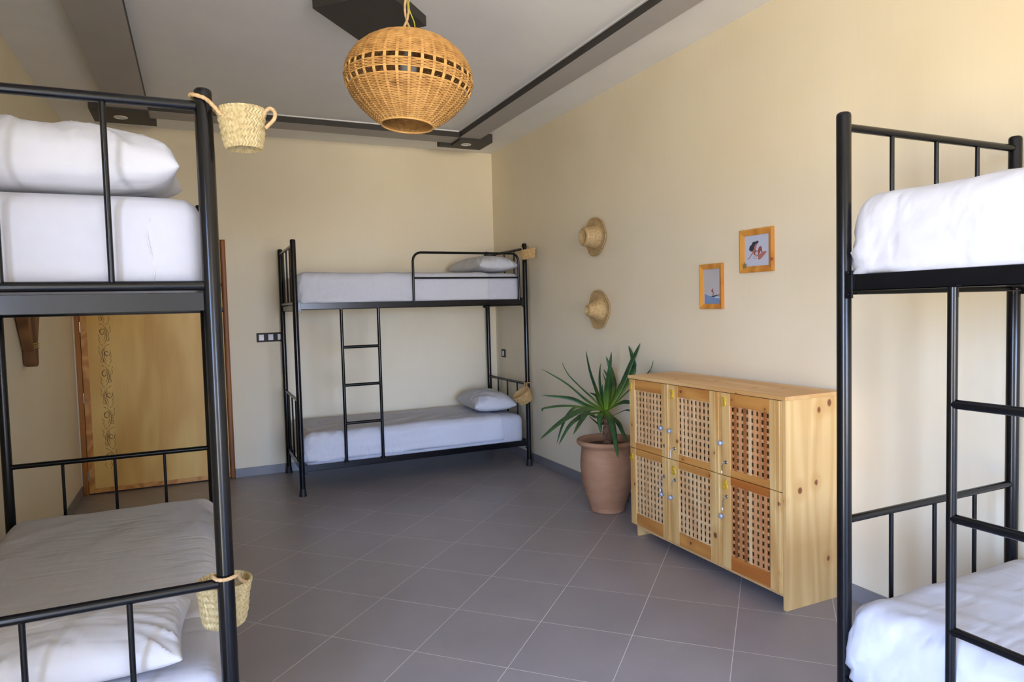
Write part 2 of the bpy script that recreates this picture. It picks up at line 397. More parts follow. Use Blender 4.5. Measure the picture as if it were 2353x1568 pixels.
# carved scroll band
cv = MB()
def stroke(pts, wd):
    n = len(pts); vs = []
    for i in range(n):
        a = pts[max(i-1, 0)]; b = pts[min(i+1, n-1)]; tx, tz = b[0]-a[0], b[1]-a[1]; l = math.hypot(tx, tz) or 1
        nx, nz = -tz/l, tx/l; ww = wd*(.35+.65*math.sin(PI*(i+.5)/n))
        vs += [(pts[i][0]+nx*ww, -.0046, pts[i][1]+nz*ww), (pts[i][0]-nx*ww, -.0046, pts[i][1]-nz*ww)]
    cv.add(vs, [(2*i, 2*i+1, 2*i+3, 2*i+2) for i in range(n-1)])
def spiral(cx, cz, r0, a0, turns, sgn, k=22):
    return [(cx+r0*(1-.72*t/k)*math.cos(a0+sgn*2*PI*turns*t/k), cz+r0*(1-.72*t/k)*math.sin(a0+sgn*2*PI*turns*t/k)*1.25) for t in range(k+1)]
CX = .205; z = .20; flip = 1
while z < 1.98:
    S = flip
    stem = [(CX+S*.026*math.sin(PI*t/14)-S*.006, z+.165*t/14) for t in range(15)]
    stroke(stem, .0022); stroke([(x-S*.012, zz+.006) for x, zz in stem[2:12]], .0018)
    stroke([(x+S*.011, zz-.004) for x, zz in stem[4:14]], .0016)
    stroke(spiral(CX-S*.012, z+.100, .024, .3, 1.15, S), .0022); stroke(spiral(CX-S*.012, z+.100, .032, .9, .6, S), .0016)
    stroke(spiral(CX+S*.022, z+.040, .015, 2.2, 1.0, -S), .0018)
    for q in range(4):
        a = CX-S*(.030+.006*(q % 2)); b = z+.012+q*.017
        stroke([(a, b), (a-S*.006, b+.010), (a-S*.007, b+.019)], .0016)
        a = CX+S*(.036+.004*(q % 2)); b = z+.092+q*.017
        stroke([(a, b), (a+S*.006, b+.009), (a+S*.006, b+.018)], .0015)
    for q in (-1, 1): stroke([(CX+q*.012, z+.160), (CX+q*.022, z+.170), (CX+q*.034, z+.173)], .0018)
    z += .172; flip = -flip
cv.build('carved_scroll', M['carve'], dr)

# ------------------------------------------------------------------ bunk beds
BL, BW, BH = 2.0, .885, 2.023
def make_bunk(mir, label):
    root = empty('bunk_bed', label=label, cat='bunk bed', group='black metal bunk beds')
    mm = lambda w: w.xf(Matrix.Scale(mir, 4, (0, 1, 0)))
    mt = M['metal']; R = .0215
    for x in (0, BL):
        for y in (0, BW):
            w = MB().lathe([(R*.98, .03), (R, .05), (R, BH-.012), (R*.93, BH-.005), (R*.72, BH-.0012), (R*.3, BH), (0, BH)], 28, (x, y, 0))
            p = mm(w).build('post', mt, root, smooth=True, angle=50)
            w = MB().lathe([(.029, 0), (.030, .004), (.0285, .012), (.0235, .058), (.0225, .062), (.0215, .062)], 24, (x, y, 0))
            mm(w).build('rubber_foot', M['rubber'], p, smooth=True)
        s = 1 if x == 0 else -1
        for z in (1.978, 1.527, .752):
            mm(MB().tube([(x, R*.8, z), (x, BW-R*.8, z)], .0125, 16)).build('end_rail', mt, root, smooth=True)
        for z in (1.463, .192):
            w = MB().box((x-.004, R*.8, z), (x+.004, BW-R*.8, z+.046)).box((x-.004, R*.8, z), (x+s*.034, BW-R*.8, z+.005))
            mm(w).build('cross_rail', mt, root, bevel=.001)
        for (z0, z1) in ((1.527, 1.978), (.236, .752)):
            for k in (1, 2, 3):
                mm(MB().tube([(x, BW*k/4, z0), (x, BW*k/4, z1)], .0072, 12)).build('end_bar', mt, root, smooth=True)
    for z in (1.474, .191):
        for y in (0, BW):
            sy = 1 if y == 0 else -1
            w = MB().box((R*.8, y-sy*.010, z), (BL-R*.8, y-sy*.006, z+.050)).box((R*.8, y-sy*.010, z), (BL-R*.8, y+sy*.026, z+.004))
            rl = mm(w).build('side_rail', mt, root, bevel=.001)
            for x in (R+.008, BL-R-.008):
                w = MB().box((x-.012, y-sy*.017, z-.022), (x+.012, y-sy*.010, z+.062))
                w.tube([(x, y-sy*.016, z-.010), (x, y-sy*.026, z-.010)], .007, 6).tube([(x, y-sy*.016, z+.056), (x, y-sy*.024, z+.056)], .006, 6)
                mm(w).build('bracket', mt, rl, bevel=.0015)
        for k in range(9):
            x = .12+k*.22
            mm(MB().box((x-.02, -.003, z+.0045), (x+.02, BW+.003, z+.0085))).build('slat', mt, root)
    # ladder near the foot end
    w = MB()
    for x in (.348, .648):
        w.tube([(x, -.020, .232), (x, -.020, 1.474)], .0128, 16)
        w.box((x-.010, -.022, 1.448), (x+.010, -.010, 1.480)).box((x-.020, -.016, .228), (x+.020, -.0105, .248))
    la = mm(w).build('ladder', mt, root, smooth=True)
    for z in (1.165, .858, .550):
        mm(MB().tube([(.350, -.020, z), (.646, -.020, z)], .0125, 14)).build('rung', mt, la, smooth=True)
    # guard rail near the head end
    x0, x1, z0, z1, r = .955, 1.932, 1.515, 1.930, .07
    pts = [(x0, -.014, z0), (x0, -.014, z1-r)] + [(x0+r-r*math.cos(a), -.014, z1-r+r*math.sin(a)) for a in (.4, .8, 1.2)] + [(x0+r, -.014, z1)]
    pts += [(x1-r, -.014, z1)] + [(x1-r+r*math.sin(a), -.014, z1-r+r*math.cos(a)) for a in (.4, .8, 1.2)] + [(x1, -.014, z1-r), (x1, -.014, z0)]
    g = mm(MB().tube(pts, .0105, 14)).build('guard_rail', mt, root, smooth=True)
    mm(MB().tube([(x0, -.014, 1.717), (x1, -.014, 1.717)], .008, 12)).build('guard_bar', mt, g, smooth=True)
    return root
BEDS = {}
b1 = make_bunk(1, 'black metal bunk bed along the back wall, seen whole from its ladder side')
b3 = make_bunk(-1, 'black metal bunk bed at the left edge, head end with baskets nearest the camera')
b2 = copy_tree(b1)
b2['label'] = 'black metal bunk bed against the right wall, cropped by the right edge'
POS = {'far': ((-2.111, -.941), 0, 1), 'right': ((-.983, -4.98), -PI/2, 1), 'left': ((-2.773, -2.56), -PI/2, -1)}
for o, k in ((b1, 'far'), (b2, 'right'), (b3, 'left')):
    (x, y), r, _ = POS[k]; o.location = (x, y, 0); o.rotation_euler = (0, 0, r)

# ------------------------------------------------------------------ bedding
def ridge(x): return max(0, 1-abs(x))**3
def nz(x, y, z): return noise.noise(Vector((x, y, z)))
def rbox(x0, x1, y0, y1, z0, z1, r, cell, fn, skip=None, rb=None):
    """dense rounded box; fn(point, normal) displaces; skip(face centre) drops faces"""
    nx, ny, nz_ = [max(2, int(round((b-a)/cell))) for a, b in ((x0, x1), (y0, y1), (z0, z1))]
    idx = {}; vs = []; fs = []; rb = r if rb is None else rb
    def V(i, j, k):
        key = (i, j, k)
        if key in idx: return idx[key]
        p = Vector((x0+(x1-x0)*i/nx, y0+(y1-y0)*j/ny, z0+(z1-z0)*k/nz_))
        rz = r if p.z > (z0+z1)/2 else rb
        q = Vector((min(max(p.x, x0+r), x1-r), min(max(p.y, y0+r), y1-r), min(max(p.z, z0+rb), z1-r)))
        d = p-q
        n = d.normalized() if d.length > 1e-9 else Vector((0, 0, 1))
        if d.length > 1e-9:
            s = Vector((d.x/r, d.y/r, d.z/rz)); m = max(abs(s.x), abs(s.y), abs(s.z)); s = s.normalized()*min(1, m)
            p = q+Vector((s.x*r, s.y*r, s.z*rz)); n = s.normalized()
        p = p+n*fn(p, n)
        idx[key] = len(vs); vs.append(p); return idx[key]
    def F(a, b, c, d):
        f = [V(*a), V(*b), V(*c), V(*d)]
        cen = sum((vs[i] for i in f), Vector())/4
        if skip and skip(cen): return
        fs.append(f)
    for i in range(nx):
        for j in range(ny):
            F((i,j,0),(i,j+1,0),(i+1,j+1,0),(i+1,j,0)); F((i,j,nz_),(i+1,j,nz_),(i+1,j+1,nz_),(i,j+1,nz_))
    for i in range(nx):
        for k in range(nz_):
            F((i,0,k),(i+1,0,k),(i+1,0,k+1),(i,0,k+1)); F((i,ny,k),(i,ny,k+1),(i+1,ny,k+1),(i+1,ny,k))
    for j in range(ny):
        for k in range(nz_):
            F((0,j,k),(0,j,k+1),(0,j+1,k+1),(0,j+1,k)); F((nx,j,k),(nx,j+1,k),(nx,j+1,k+1),(nx,j,k+1))
    return vs, fs
def place(w, key, name, mat, **kw):
    (x, y), r, mir = POS[key]
    w.xf(Matrix.Scale(mir, 4, (0, 1, 0)))
    o = w.build(name, mat, smooth=True, angle=80, **kw); o.location = (x, y, 0); o.rotation_euler = (0, 0, r); return o
WHICH = {'far': 'back-wall bunk', 'right': 'right-hand bunk', 'left': 'left-hand bunk'}
def bedding(key, upper, seed, sheet_end, amp=1.0, puff=0.0, hem=.03, thick=.27, foot=0.0):
    zb = 1.489 if upper else .206; z1 = zb+thick; lev = 'upper' if upper else 'lower'
    w_ = WHICH[key]
    def mf(p, n):
        return .0025*nz(p.x*3+seed, p.y*3, p.z*4)+.0016*ridge(nz(p.x*7, p.y*7+seed, p.z*9))
    vs, fs = rbox(.034+foot, 1.962, .012, BW-.012, zb, z1, .062, .040, mf, rb=.02)
    w = MB(); w.add(vs, fs)
    m = place(w, key, 'mattress', M['fitted'])
    tag(m, f'mattress in white fitted sheet on the {lev} level of the {w_}', 'mattress', 'white mattresses')
    w = MB().tube([(1.9632+.002*math.sin(k*.9), .135+.006*math.sin(k*.5+seed), zb+.03+(thick-.09)*k/14) for k in range(15)], .0016, 6)
    w.xf(Matrix.Scale(POS[key][2], 4, (0, 1, 0))); w.build('seam', M['pillow'], m, smooth=True)
    # flat sheet draped over the mattress
    g = .006; y0 = .012-g; z_hem = zb+hem
    def sf(p, n):
        t = (z1-p.z)/(z1-zb)                     # 0 top .. 1 hem
        side = 1-abs(n.z)
        d = 0
        r = math.hypot(p.x-.02, (p.z-z_hem)*1.2)
        ph = math.atan2(p.z-z_hem+.01, p.x+.01)
        if n.y < -.3:
            d += .024*amp*math.exp(-r/.45)*ridge(nz(ph*5.5+seed, r*.9, 2.1)*1.7)
            d += .011*amp*ridge(nz(p.x*1.6+p.z*3+seed, p.z*12-p.x*1.3, seed)*1.6)*min(1, t*1.5)
            d += .005*amp*nz(p.x*7+seed*3, p.z*2.5, 0)*t
            d += puff*math.sin(PI*min(1, max(0, t)))*(.35+.65*math.exp(-p.x/.5))*(1+.5*nz(p.x*2+seed, p.z*2, 4))
        if n.x < -.3:
            d += .012*amp*ridge(nz(p.y*5+seed, p.z*2.5, 1.1))*t+puff*.55*math.sin(PI*min(1, max(0, t)))
        if n.z > .3:
            u = p.x*.85+p.y*.5; v = -p.x*.5+p.y*.85
            d += .007*amp*ridge(nz(u*1.1+seed, v*6, 0)*1.6)*(.25+1.5*abs(nz(p.x*1.1, p.y*1.7, seed)))+.006*nz(p.x*2.0, p.y*2.6+seed, 0)
            d += .004*amp*ridge(nz(p.x*5+seed*2, p.y*1.6, 3))*math.exp(-p.x/.35)
        if n.y > .3: d = min(d, .004)
        if d < 0: d *= .3
        return d
    def skip(c): return c.z < z_hem-.004 or c.x > sheet_end-.012
    vs, fs = rbox(.030-g+foot, sheet_end, y0, BW-.012+g, z_hem-.02, z1+g, .072, .021, sf, skip, rb=.012)
    w = MB(); w.add(vs, fs)
    used = sorted({i for f in w.f for i in f}); mp = {a: b for b, a in enumerate(used)}
    w.v = [w.v[i] for i in used]; w.f = [[mp[i] for i in f] for f in w.f]
    s = place(w, key, 'bed_sheet', M['sheet'])
    so = s.modifiers.new('thickness', 'SOLIDIFY'); so.thickness = .0022; so.offset = 1
    tag(s, f'white flat sheet tucked over the {lev} mattress of the {w_}', 'bed sheet', 'white flat sheets')
    return z1+g
def pillow(key, upper, zt, cx, cy, dx, dy, h, rot, seed, extra=None, tilt=0):
    n, mcount = 46, 64; w = MB(); vs = []
    def prof(u, v):
        a = max(0, 1-abs(u)**2.8)**.50; b = max(0, 1-abs(v)**3.6)**.46
        return a*b
    for sgn in (1, -1):
        for i in range(n+1):
            for j in range(mcount+1):
                u = -1+2*i/n; v = -1+2*j/mcount
                u2 = math.sin(u*PI/2)*.5+u*.5; v2 = math.sin(v*PI/2)*.5+v*.5
                t = prof(u2, v2)
                pull = 1-.055*(1-abs(v2)**2)*abs(u2)**4; pull2 = 1-.05*(1-abs(u2)**2)*abs(v2)**4
                x = u2*dx/2*pull; y = v2*dy/2*pull2
                zz = h/2*t*(1.25 if sgn > 0 else -.75)
                e = max(abs(u2), abs(v2))
                ang = math.atan2(y, x)
                wr = .016*ridge(nz(ang*6+seed, math.hypot(x, y)*3, seed)*1.6)*(e**2)*(1 if t > .05 else 0)
                wr += .012*ridge(nz(x*5+y*7+seed, -x*2.5+y*1.5, 2.7+seed)*1.7)*(t**.5)
                wr += .006*nz(x*7, y*7+seed, 0)*t
                if sgn < 0: wr = -wr*.15
                vs.append((x, y, zz+wr*min(1, t*3)))
    N1 = (n+1)*(mcount+1); fs = []
    for i in range(n):
        for j in range(mcount):
            a = i*(mcount+1)+j; b = a+1; c = a+mcount+2; d = a+mcount+1
            fs.append((a, d, c, b)); fs.append((N1+a, N1+b, N1+c, N1+d))
    w.add(vs, fs)
    zmin = min(v[2] for v in w.v)
    w.xf(Matrix.Translation((cx, cy, zt-zmin+.001)) @ Matrix.Rotation(tilt, 4, 'Y') @ Matrix.Rotation(rot, 4, 'Z'))
    zlow = min(v[2] for v in w.v); w.xf(Matrix.Translation((0, 0, zt+.006-zlow)))
    o = place(w, key, 'pillow', M['pillow'], weld=True)
    lev = 'upper' if upper else 'lower'
    tag(o, f'white pillow at the head of the {lev} {WHICH[key]}'+(extra or ''), 'pillow', 'white pillows')
    return o
zt = bedding('far', True, 1.3, 1.69, hem=.034); pillow('far', True, zt, 1.765, .43, .40, .72, .15, .06, 3.1)
zt = bedding('far', False, 5.7, 1.79, amp=1.2, hem=.055); pillow('far', False, zt, 1.765, .44, .40, .66, .17, -.10, 8.2, ', resting against the end bars')
zt = bedding('right', True, 9.1, 1.69, amp=.8, puff=.010, hem=.034, foot=.002)
zt = bedding('right', False, 12.4, 1.69, amp=1.1, puff=.020, hem=.034, thick=.285, foot=.0)
zt = bedding('left', True, 15.2, 1.60, puff=.022, hem=.034); pillow('left', True, zt-.008, 1.765, .40, .37, .68, .185, 0, 11.3, ', plump and wrinkled')
zt = bedding('left', False, 18.8, 1.60, hem=.045, thick=.29); pillow('left', False, zt-.008, 1.745, .42, .40, .64, .13, .05, 14.9, ', lying flat')

# ------------------------------------------------------------------ woven baskets
def basket(rt, rb_, h, mats, loc, rot, label, bands=6, loops=()):
    t = empty('woven_basket', loc, 0, label, 'basket', 'small palm baskets tied to the bunk posts')
    rm = Matrix.Rotation(rot[2], 4, 'Z') @ Matrix.Rotation(rot[0], 4, 'X') @ Matrix.Rotation(rot[1], 4, 'Y')
    w = MB(); K = 90; prof = [(0, .010), (rb_*.5, .008), (rb_*.86, .003), (rb_*.97, -.001)]
    n0 = len(prof)
    for i in range(K+1):
        s = i/K; prof.append((rb_+(rt-rb_)*(s**.85), h*s))
    n1 = len(prof)
    prof += [(rt-.001, h+.0022), (rt-.004, h+.0022), (rt-.006, h)]
    for i in range(1, 9):
        s = 1-i/8; prof.append((max(.004, rb_+(rt-rb_)*(s**.85)-.006), max(.006, h*s)))
    prof.append((0, .013))
    nch = 40
    def disp(a, j, r, z):
        if j < n0 or j >= n1: return .0008*math.sin(a*nch)*(1 if j else 0)
        s = (j-n0)/K*bands; tb = s-math.floor(s)
        che = math.sin(a*nch+abs(tb-.5)*2*PI*1.3+math.floor(s)*.7)
        return .0015*che+.0024*math.sin(PI*tb)-.0012+.003*nz(math.cos(a)*2, math.sin(a)*2, z*20)
    w.lathe(prof, 300, (0, 0, 0), disp); w.xf(rm)
    w.build('basket_body', mats[0], t, smooth=True, angle=70)
    for pts in loops:
        w = MB(); P = [Vector(p) for p in pts]
        # smooth + twist the rope
        Q = []
        for i in range(len(P)-1):
            p0, p1, p2, p3 = P[max(i-1, 0)], P[i], P[i+1], P[min(i+2, len(P)-1)]
            for k in range(8):
                u = k/8; Q.append(.5*((2*p1)+(p2-p0)*u+(2*p0-5*p1+4*p2-p3)*u*u+(3*p1-p0-3*p2+p3)*u**3))
        Q.append(P[-1])
        Q = [q-Vector(loc) for q in Q]
        rr = [.0050+.0005*math.sin(i*1.9) for i in range(len(Q))]
        w.tube(Q, rr, 10); w.build('handle', mats[1], t, smooth=True, angle=80)
    return t
px, py = -2.773, -4.56
basket(.060, .043, .098, (M['palm'], M['rope']), (-2.681, -4.572, 1.876), (0, -.03, 0), 'pale palm basket with rope handle hooked over the near top post of the left bunk', 6,
       [[(-2.733, -4.600, 1.950), (-2.748, -4.600, 1.968), (px+.005, py-.030, 1.990), (px-.022, py-.020, 2.000), (px-.029, py, 2.002), (px-.020, py+.022, 2.000), (px+.006, py+.030, 1.992), (-2.745, -4.540, 1.975), (-2.730, -4.545, 1.955)],
        [(-2.638, -4.600, 1.948), (-2.630, -4.600, 1.966), (-2.618, -4.598, 1.978), (-2.606, -4.596, 1.972), (-2.606, -4.596, 1.956), (-2.616, -4.596, 1.942), (-2.630, -4.594, 1.928)]])
basket(.072, .053, .118, (M['palm'], M['rope']), (-2.778, -4.456, .602), (0, .02, 0), 'pale palm basket behind the near post of the left bunk, beside the lower bed', 6,
       [[(-2.720, -4.490, .716), (-2.735, -4.525, .738), (px+.030, py-.004, .768), (px+.020, py-.023, .771), (px, py-.030, .769), (px-.020, py-.022, .7695), (px-.029, py, .772), (px-.012, py+.030, .760), (-2.790, -4.517, .722)]])
fx, fy = -.111, -.941
basket(.078, .056, .082, (M['palm_tan'], M['rope']), (-.118, -1.048, 1.880), (0, -.22, 0), 'tan straw basket hanging at the top of the back-wall bunk post near the corner', 5,
       [[(-.150, -.985, 1.950), (fx-.035, fy-.02, 1.985), (fx-.032, fy+.006, 1.998), (fx, fy+.030, 2.000), (fx+.030, fy+.004, 1.998), (fx+.028, fy-.03, 1.985), (-.085, -.985, 1.960)]])
basket(.086, .062, .096, (M['palm_tan'], M['rope']), (-.170, -1.036, .612), (0, -.62, 0), 'tan straw basket tilted beside the lower pillow of the back-wall bunk', 5,
       [[(-.150, -.985, .708), (-.135, -.972, .740), (fx-.026, fy-.020, .760), (fx, fy-.031, .765), (fx+.029, fy-.008, .768), (fx+.020, fy+.024, .770), (fx-.015, fy+.028, .768), (fx-.033, fy+.002, .772), (-.150, -.985, .700)]])

# ------------------------------------------------------------------ wicker pendant lamp
LP = Vector((-2.034, -3.907, 2.329))
lamp = empty('pendant_lamp', LP, 0, 'round honey-coloured wicker pendant lamp hanging from a twisted rope', 'pendant lamp')
def lr(z):
    pts = [(-.170, .099), (-.158, .116), (-.14, .144), (-.105, .184), (-.07, .215), (-.035, .235), (-.005, .242), (.03, .238), (.06, .226), (.09, .206), (.115, .180), (.135, .151), (.152, .114), (.162, .078), (.167, .035)]
    for (a, ra), (b, rb_) in zip(pts, pts[1:]):
        if a <= z <= b: return ra+(rb_-ra)*(z-a)/(b-a)
    return pts[0][1] if z < pts[0][0] else pts[-1][1]
NR = 34
w = MB(); z = -.167; row = 0; SG = NR*6
zs = []
while z < .166:
    dr_ = (lr(min(z+.002, .166))-lr(max(z-.002, -.169)))/.004; slope = math.hypot(1, dr_)
    if not (-.004 < z < .018 or -.050 < z < -.030): zs.append(z)
    z += .0047/slope
for row, z in enumerate(zs):
    sh = random.uniform(-.0008, .0008); r0 = lr(z); pts = []
    for k in range(SG):
        a = 2*PI*k/SG
        und = .0028*math.cos(a*NR/2+PI*(row % 2))
        pts.append(((r0+und+sh)*math.cos(a), (r0+und+sh)*math.sin(a), z+.0006*nz(math.cos(a)*3, math.sin(a)*3, row)))
    w.tube(pts, .0026, 6, closed=True)
w.build('woven_shade', M['wicker'], lamp, smooth=True, angle=80)
w = MB()
for k in range(NR):
    for da in (-.0125, .0, .0125):
        a = 2*PI*(k+.0)/NR+da; pts = []
        for i in range(26):
            z = -.171+.337*i/25; f = min(1, max(0, abs(z-.0)/.12)); a2 = a
            pts.append((lr(z)*math.cos(a2), lr(z)*math.sin(a2), z))
        w.tube(pts, .0030, 6)
w.build('shade_ribs', M['rib'], lamp, smooth=True, angle=80)
w = MB()
for (z, rr) in ((-.171, .0044), (-.004, .0024), (.018, .0024), (-.050, .0024), (-.030, .0024)):
    w.tube([((lr(z)+.001)*math.cos(2*PI*k/72), (lr(z)+.001)*math.sin(2*PI*k/72), z) for k in range(72)], rr, 6, closed=True)
w.build('shade_hoops', M['rib'], lamp, smooth=True, angle=80)
MB().lathe([(.0, .178), (.02, .177), (.022, .13), (.018, .125), (.0, .123)], 20).build('bulb_socket', M['white'], lamp, smooth=True)
for o_ in children(lamp):
    if o_.name.startswith('shade') or o_.name.startswith('woven'): o_.rotation_euler = (0, math.radians(4.2), 0)
MB().lathe([(.013, .124), (.018, .10), (.030, .065), (.033, .045), (.026, .022), (.012, .013), (0, .011)], 24).build('light_bulb', M['module'], lamp, smooth=True)
w = MB(); topz = ZC-LP.z
for ph in (0, PI):
    pts = []
    for i in range(120):
        z = .165+(topz-.170)*i/119; a = ph+z*34; rr = .007+.016*max(0, 1-(z-.165)/.07)
        pts.append((rr*math.cos(a), rr*math.sin(a), z))
    w.tube(pts, .0048, 8)
w.build('twisted_rope', M['rope'], lamp, smooth=True, angle=80)
pts = [(.020+.014*math.sin(i*.55), -.012, .165+(topz-.170)*i/40) for i in range(41)]
MB().tube([(p[0]*.8, p[1]*.8, p[2]) for p in pts], .0022, 6).build('wire', M['wire'], lamp, smooth=True)
MB().lathe([(0, topz-.03), (.035, topz-.03), (.045, topz-.012), (.045, topz-.0003)], 28).build('ceiling_cup', M['char'], lamp, smooth=True)

# ------------------------------------------------------------------ pine locker cabinet
CXF, CXB = -.378, -.012            # front (doors) and back
cab = empty('locker_cabinet', (-.2, -3.55, 0), 0, 'pine locker cabinet with six numbered lattice doors against the right wall', 'cabinet')
O = Vector((-.2, -3.55, 0))
def cbox(w, a, b, mi=None): w.box(Vector(a)-O, Vector(b)-O, mi)
side_mat = wood('pine_side_panel', srgb(234, 196, 132), srgb(200, 146, 80), 'z', ring=11, stretch=.10, contrast=.55,
                knots=[(-.165-O.x, -4.178-O.y, .930, .018), (-.095-O.x, -4.178-O.y, .958, .021), (-.185-O.x, -4.178-O.y, .585, .017), (-.290-O.x, -4.178-O.y, .560, .020), (-.105-O.x, -4.178-O.y, .205, .016), (-.372-O.x, -4.160-O.y, .52, .010)])
w = MB(); cbox(w, (CXF, -4.178, 0), (CXB, -4.158, .990)); w.build('side_panel', side_mat, cab, bevel=.0015)
w = MB(); cbox(w, (-.358, -2.986, 0), (CXB, -2.966, .990)); w.build('side_panel', M['pine'], cab, bevel=.0015)
top_mat = wood('pine_top', srgb(232, 192, 132), srgb(206, 152, 88), 'y', ring=6, knots=[(-.30-O.x, -3.3-O.y, 1.009, .012), (-.18-O.x, -3.5-O.y, 1.009, .014), (-.24-O.x, -3.85-O.y, 1.009, .012), (-.12-O.x, -3.2-O.y, 1.009, .012), (-.15-O.x, -3.95-O.y, 1.009, .013), (-.386-O.x, -3.87-O.y, .99, .010)])
w = MB(); cbox(w, (-.386, -4.184, .990), (CXB, -2.930, 1.009)); w.build('top_board', top_mat, cab, bevel=.002)
w = MB(); cbox(w, (-.366, -4.158, .056), (-.350, -2.986, .100)); w.build('apron', M['piney'], cab, bevel=.001)
w = MB(); cbox(w, (-.350, -4.158, .085), (CXB-.01, -2.986, .100)); w.build('bottom_board', M['piney'], cab)
w = MB(); cbox(w, (-.350, -4.158, .545), (CXB-.01, -2.986, .560)); w.build('shelf', M['piney'], cab)
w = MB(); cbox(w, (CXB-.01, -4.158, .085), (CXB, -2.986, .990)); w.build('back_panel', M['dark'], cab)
for y in (-3.333, -3.750):
    w = MB(); cbox(w, (-.350, y-.008, .100), (CXB-.01, y+.008, .990)); w.build('divider', M['pine'], cab)
DOORS = {1: (-2.934, -3.331, 1), 2: (-3.335, -3.748, 1), 3: (-3.752, -4.155, 1), 4: (-2.934, -3.331, 0), 5: (-3.335, -3.748, 0), 6: (-3.752, -4.155, 0)}
LAT = {1: (-2.988, -3.256), 2: (-3.402, -3.665), 3: (-3.815, -4.080)}
door_knots = {1: [(-2.955, .70, .012)], 2: [(-3.43, .955, .014), (-3.395, .67, .014), (-3.70, .66, .010), (-3.44, .575, .009)], 3: [(-3.83, .955, .009), (-4.05, .935, .008)],
              4: [(-2.975, .33, .012)], 5: [(-3.70, .22, .020), (-3.50, .115, .014), (-3.66, .53, .010)], 6: [(-4.135, .50, .014), (-4.135, .17, .007)]}
KN = {1: (-3.265, .726), 2: (-3.343, .722), 3: (-3.760, .724), 4: (-3.264, .336), 5: (-3.346, .337), 6: (-3.762, .343)}
LK = {1: (-3.279, .624), 2: (-3.373, .625), 3: (-3.787, .627), 4: (-3.275, .443), 5: (-3.375, .444), 6: (-3.790, .449)}
NM = {1: (-2.957, .935), 2: (-3.358, .931), 3: (-3.777, .937), 4: (-2.952, .495), 5: (-3.366, .494), 6: (-3.781, .507)}
for n in range(1, 7):
    ya, yb, up = DOORS[n]; la, lb = LAT[(n-1) % 3+1]
    z0, z1 = (.5585, .986) if up else (.074, .5545); lz0, lz1 = (.594, .922) if up else (.147, .514)
    kn = [(CXF-O.x, y-O.y, z, r) for y, z, r in door_knots[n]]
    ms = wood('pine_stile_%d' % n, srgb(230, 192, 126), srgb(202, 150, 82), 'z', knots=[k for k in kn])
    mrl = wood('pine_door_rail_%d' % n, *((srgb(216, 156, 80), srgb(178, 112, 48)) if n != 6 else (srgb(208, 136, 64), srgb(168, 92, 34))), axis='y', knots=[k for k in kn])
    w = MB(); w.mi = 0
    cbox(w, (CXF, la, z0), (CXF+.018, ya, z1)); cbox(w, (CXF, yb, z0), (CXF+.018, lb, z1))
    cbox(w, (CXF-.004, yb+.012, z0), (CXF+.001, yb+.022, z1)); cbox(w, (CXF-.002, yb+.040, z0), (CXF+.001, yb+.045, z1)) 
    w.mi = 1
    cbox(w, (CXF+.0015, lb, lz1), (CXF+.018, la, z1)); cbox(w, (CXF+.0015, lb, z0), (CXF+.018, la, lz0))
    d = w.build('door', [ms, mrl], cab, bevel=.0012)
    # woven lattice: upright slats in front of level slats
    w = MB(); nc = 8; pw = (la-lb)/nc
    orange = n in (3, 6)
    pal = [0]*9 if not orange else ([1, 2, 1, 2, 3, 1, 1, 2, 1] if n == 3 else [1, 2, 1, 2, 3, 1, 1, 1, 2])
    for k in range(nc+1):
        y = la-pw*k; hw = pw*.5-.0074
        a_, b_ = min(y+hw, la), max(y-hw, lb)
        cbox(w, (CXF+.005, a_, lz0), (CXF+.0082, b_, lz1), {0: 0, 1: 1, 2: 2, 3: 0}[pal[k]])
    nr = 9 if up else 10; ph = (lz1-lz0)/nr
    for k in range(nr+1):
        z = lz0+ph*k; hh = ph*.5-.0105
        cbox(w, (CXF+.0085, lb, max(z-hh, lz0)), (CXF+.0115, la, min(z+hh, lz1)), 3 if (orange or k % 3) else 0)
    w.build('lattice', [M['slat_pale'], M['slat_orange'], M['slat_brown'], M['slat_back']], d)
    y, z = KN[n]
    w = MB().lathe([(0, .026), (.006, .026), (.011, .023), (.0135, .018), (.012, .013), (.006, .010), (.0045, .006), (.0045, 0), (.009, 0), (.009, -.002)], 24, (0, 0, 0), lambda a, j, r, zz: .0006*math.sin(a*12) if r > .008 else 0)
    w.xf(Matrix.Translation(Vector((CXF-.001, y, z))-O) @ Matrix.Rotation(-PI/2, 4, 'Y')); w.build('knob', M['knob'], d, smooth=True)
    y, z = LK[n]
    w = MB().lathe([(0, .002), (.004, .002), (.0045, .004), (.0088, .004), (.0095, .003), (.0095, 0)], 24)
    w.xf(Matrix.Translation(Vector((CXF, y, z))-O) @ Matrix.Rotation(-PI/2, 4, 'Y')); w.build('lock', M['chrome'], d, smooth=True)
    cu = bpy.data.curves.new('num', 'FONT'); cu.body = str(n); cu.size = .068; cu.extrude = .0028; cu.bevel_depth = .0009; cu.align_x = 'CENTER'; cu.align_y = 'CENTER'; cu.offset = .0008
    to = bpy.data.objects.new('num', cu); C.objects.link(to)
    me = bpy.data.meshes.new_from_object(to.evaluated_get(bpy.context.evaluated_depsgraph_get())); bpy.data.objects.remove(to)
    me.materials.clear(); me.materials.append(M['gold'])
    me.transform(Matrix.Rotation(-PI/2, 4, 'Z') @ Matrix.Rotation(PI/2, 4, 'X'))
    y, z = NM[n]; no = bpy.data.objects.new('number', me); C.objects.link(no); no.parent = d
    no.location = Vector((CXF-.0032, y, z))-O; no['label'] = 'gold number %d' % n
